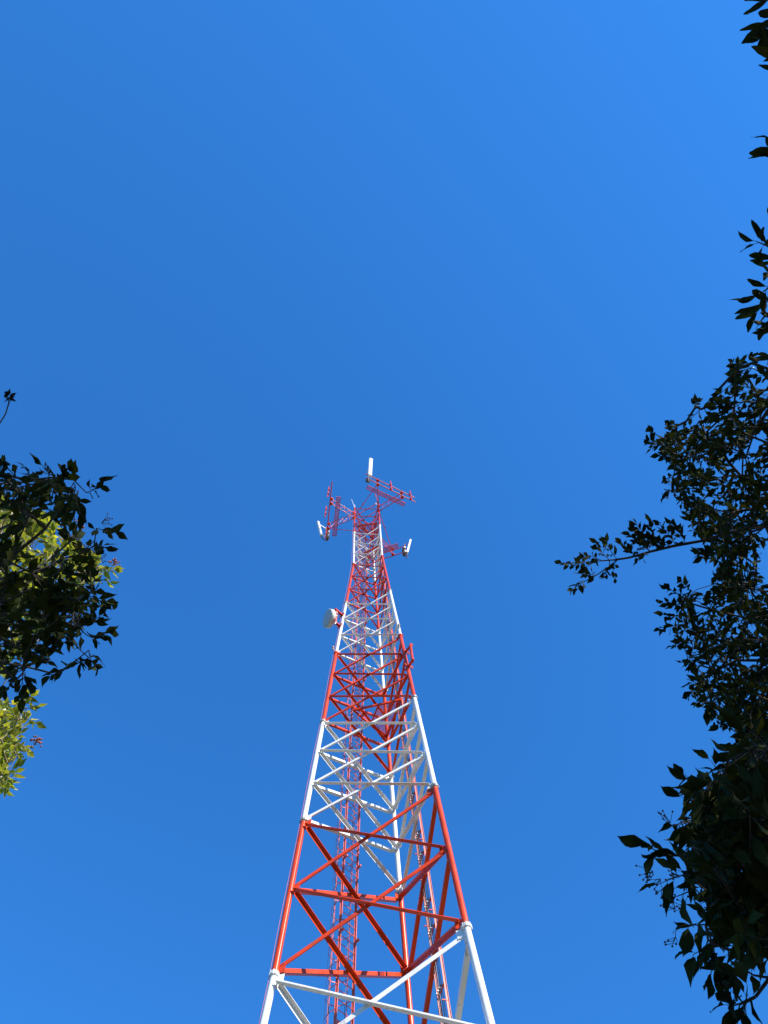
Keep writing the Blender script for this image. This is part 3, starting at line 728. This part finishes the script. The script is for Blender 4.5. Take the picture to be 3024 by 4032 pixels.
lm2 = [[tuple(PX(*p, 9.3)) for p in limb], [tuple(PX(*p, 9.3)) for p in sub], [tuple(PX(*p, 9.6)) for p in ((3300, 1800), (3024, 1960), (2900, 1955), (2800, 1950))],
       [tuple(PX(*p, 9.4)) for p in ((3300, 2700), (3024, 2600), (2900, 2600), (2820, 2640))], [tuple(PX(*p, 9.4)) for p in ((3200, 2450), (2960, 2440), (2800, 2400), (2700, 2370))]]
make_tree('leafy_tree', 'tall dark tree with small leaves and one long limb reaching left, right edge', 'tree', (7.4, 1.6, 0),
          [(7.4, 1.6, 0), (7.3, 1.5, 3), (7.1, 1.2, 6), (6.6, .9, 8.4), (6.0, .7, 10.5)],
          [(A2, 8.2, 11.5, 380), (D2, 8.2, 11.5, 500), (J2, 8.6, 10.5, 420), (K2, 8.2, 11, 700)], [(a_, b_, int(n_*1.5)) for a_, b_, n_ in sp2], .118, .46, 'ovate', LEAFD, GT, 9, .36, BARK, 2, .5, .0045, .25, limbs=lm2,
          extra=((5.8, -3.2, 10.0), (5.0, 4.0, 6.0), 2800), far=.5, flat=.6, tr=.2)  # extra: unseen crown mass outside the frame, added to shade the nearer trees

# 3. upper right: close sprays of long narrow leaves
F3 = [(3060, 1010), (3060, 1330), (3700, 1330), (3700, 1010)]
s3 = lambda a, b, n, d=3.0: (PX(a[0]+28, a[1], d), PX(b[0]+28, b[1], d-.05), n)
sp3 = [s3((3010, 975), (2950, 950), 5), s3((3040, 960), (3020, 900), 5), s3((3040, 1120), (2985, 1060), 5), s3((3010, 1120), (2950, 1165), 5), s3((3030, 1160), (2960, 1220), 6), s3((3050, 1200), (3010, 1250), 5), s3((3060, 1260), (3010, 1275), 5),
       s3((3060, 1400), (2990, 1405), 4), s3((3070, 100), (3010, 110), 5), s3((3060, 60), (3000, 90), 3), s3((3070, -50), (3000, 0), 5), s3((3050, 40), (3000, 110), 4), s3((3100, 1060), (3030, 1020), 6), s3((3080, 1200), (3040, 1180), 6)]
lm3 = [[tuple(PX(*p, 3.0)) for p in ((3500, 1200), (3250, 1130), (3100, 1080), (3030, 1075))], [tuple(PX(*p, 3.0)) for p in ((3500, 100), (3300, 90), (3120, 90), (3060, 70))]]
make_tree('long_leaved_tree', 'tree of long narrow leaves poking in as dark sprays at the upper right edge', 'tree', (3.4, -.6, 0),
          [(3.4, -.6, 0), (3.4, -.6, 1.6), (3.2, -.5, 2.9), (2.9, -.3, 3.8), (2.6, -.1, 4.4)],
          [(F3, 2.8, 3.6, 60), ([(3110, -500), (4800, -500), (4800, 1500), (3110, 1500)], 2.7, 4.2, 45)], sp3, .098, .27, 'lance', LEAFD, GT, 6, .14, BARK, 2, .22, .003, .30, limbs=lm3, flat=.9, tr=.08)

# 4. left near tree, dark
G4 = [(-900, 1820), (0, 1870), (60, 1890), (130, 1880), (220, 1870), (280, 1900), (340, 1930), (370, 1990), (370, 2060), (395, 2100), (390, 2180), (330, 2230), (350, 2300), (390, 2370), (360, 2440), (320, 2480), (370, 2510), (330, 2560), (260, 2590), (180, 2610), (130, 2640), (50, 2640), (0, 2660), (-900, 2700)]
s4 = lambda a, b, n=6, d=5.6: (PX(*a, d), PX(*b, d-.1), n)
sp4 = [s4((340, 1940), (400, 1900), 6), s4((290, 1890), (260, 1850), 5), s4((220, 1880), (165, 1830), 4), s4((60, 1880), (30, 1840), 5), s4((130, 1890), (110, 1860), 4), s4((380, 2080), (460, 2095), 5), s4((370, 2150), (430, 2165), 5), s4((370, 2350), (430, 2370), 6), s4((340, 2500), (420, 2490), 7), s4((350, 2560), (380, 2620), 5), s4((270, 2620), (200, 2660), 5), s4((300, 2600), (330, 2610), 5),
       s4((90, 2650), (85, 2740), 5), s4((60, 2680), (20, 2710), 5), s4((100, 2660), (120, 2700), 4), s4((0, 1860), (15, 1830), 4), s4((360, 2450), (400, 2425), 6), s4((310, 2470), (350, 2440), 6), s4((200, 1880), (250, 1880), 6), s4((240, 2200), (330, 2240), 6), s4((300, 2300), (370, 2290), 6)]
lm4 = [[tuple(PX(*p, 5.7)) for p in ((-300, 2560), (0, 2610), (80, 2620), (200, 2650), (270, 2630), (350, 2590))], [tuple(PX(*p, 5.8)) for p in ((-300, 2400), (0, 2380), (150, 2300), (280, 2220), (370, 2130))],
       [tuple(PX(*p, 5.8)) for p in ((-300, 2450), (0, 2420), (180, 2420), (300, 2470), (390, 2440))], [tuple(PX(*p, 5.8)) for p in ((-300, 2300), (0, 2230), (180, 2080), (260, 1960), (290, 1900))],
       [tuple(PX(*p, 4.6)) for p in ((-300, 1900), (-100, 1740), (0, 1665), (22, 1630), (34, 1590), (36, 1568))]]
be4 = [(PX(285, 1860, 5.6), nrm(PX(275, 1815, 5.6)-PX(285, 1860, 5.6)), 8), (PX(400, 2060, 5.6), nrm(PX(440, 2050, 5.6)-PX(400, 2060, 5.6)), 10), (PX(380, 2200, 5.7), nrm(PX(400, 2200, 5.7)-PX(380, 2200, 5.7)), 6)]
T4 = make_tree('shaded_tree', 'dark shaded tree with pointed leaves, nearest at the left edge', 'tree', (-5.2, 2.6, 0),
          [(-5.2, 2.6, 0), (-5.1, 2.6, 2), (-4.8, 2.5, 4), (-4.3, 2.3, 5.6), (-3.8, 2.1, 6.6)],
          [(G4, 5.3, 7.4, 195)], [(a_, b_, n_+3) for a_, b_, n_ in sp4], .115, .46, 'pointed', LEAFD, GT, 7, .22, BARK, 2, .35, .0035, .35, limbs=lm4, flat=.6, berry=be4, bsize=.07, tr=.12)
# the dry flower head on its bare twig belongs to the same tree
b = MB(); c = PX(35, 1560, 4.6)
LVx = Leaves()
for q in range(16):
    dd = nrm(rng.normal(0, 1, 3)+UP*.2); dd = nrm(dd-FW*(dd@FW)*.6); LVx.add(c+dd*.004, dd, rng.normal(0, 1, 3)+V(0, 0, .4), .038*rng.uniform(.6, 1.2), .008)
LVx.build('dry_flower_head', LEAFD, T4, 'pointed', [(.8, .5, .5, 1)])

# 5. left back tree, sunlit
H5 = [(-1300, 1900), (0, 1930), (200, 2040), (320, 2130), (400, 2190), (430, 2240), (400, 2275), (340, 2300), (260, 2350), (190, 2480), (120, 2560), (20, 2620), (-40, 2700), (60, 2760), (120, 2790), (120, 2840), (60, 2890), (100, 2950), (40, 3000), (0, 3020), (20, 3060), (0, 3130), (-1300, 3200)]
s5 = lambda a, b, n=8, d=10.5: (PX(*a, d), PX(*b, d-.1), n)
sp5 = [s5((380, 2230), (450, 2245), 9), s5((350, 2270), (430, 2290), 8), s5((330, 2200), (370, 2180), 8), s5((100, 2790), (150, 2780), 6), s5((100, 2830), (145, 2850), 6), s5((60, 2920), (110, 2960), 8), s5((20, 3040), (35, 3070), 6), s5((0, 3090), (25, 3110), 6), s5((60, 2960), (70, 2990), 5),
       s5((80, 2760), (120, 2740), 7), s5((30, 2770), (90, 2760), 7)]
lm5 = [[tuple(PX(*p, 10.8)) for p in ((-700, 3060), (-300, 2900), (0, 2715), (50, 2640), (180, 2500), (230, 2380))], [tuple(PX(*p, 10.6)) for p in ((-500, 3150), (-150, 2990), (0, 2905), (60, 2850), (90, 2790))],
       [tuple(PX(*p, 10.6)) for p in ((-400, 3200), (-60, 3040), (30, 3005), (90, 2965))], [tuple(PX(*p, 10.8)) for p in ((-400, 2500), (0, 2400), (200, 2330), (350, 2250))]]
be5 = [(PX(135, 2930, 10.5), nrm(PX(145, 2915, 10.5)-PX(135, 2930, 10.5)), 26), (PX(445, 2230, 10.5), nrm(PX(450, 2215, 10.5)-PX(445, 2230, 10.5)), 20), (PX(300, 2070, 10.4), nrm(RT), 26), (PX(310, 2390, 10.4), nrm(RT), 22)]
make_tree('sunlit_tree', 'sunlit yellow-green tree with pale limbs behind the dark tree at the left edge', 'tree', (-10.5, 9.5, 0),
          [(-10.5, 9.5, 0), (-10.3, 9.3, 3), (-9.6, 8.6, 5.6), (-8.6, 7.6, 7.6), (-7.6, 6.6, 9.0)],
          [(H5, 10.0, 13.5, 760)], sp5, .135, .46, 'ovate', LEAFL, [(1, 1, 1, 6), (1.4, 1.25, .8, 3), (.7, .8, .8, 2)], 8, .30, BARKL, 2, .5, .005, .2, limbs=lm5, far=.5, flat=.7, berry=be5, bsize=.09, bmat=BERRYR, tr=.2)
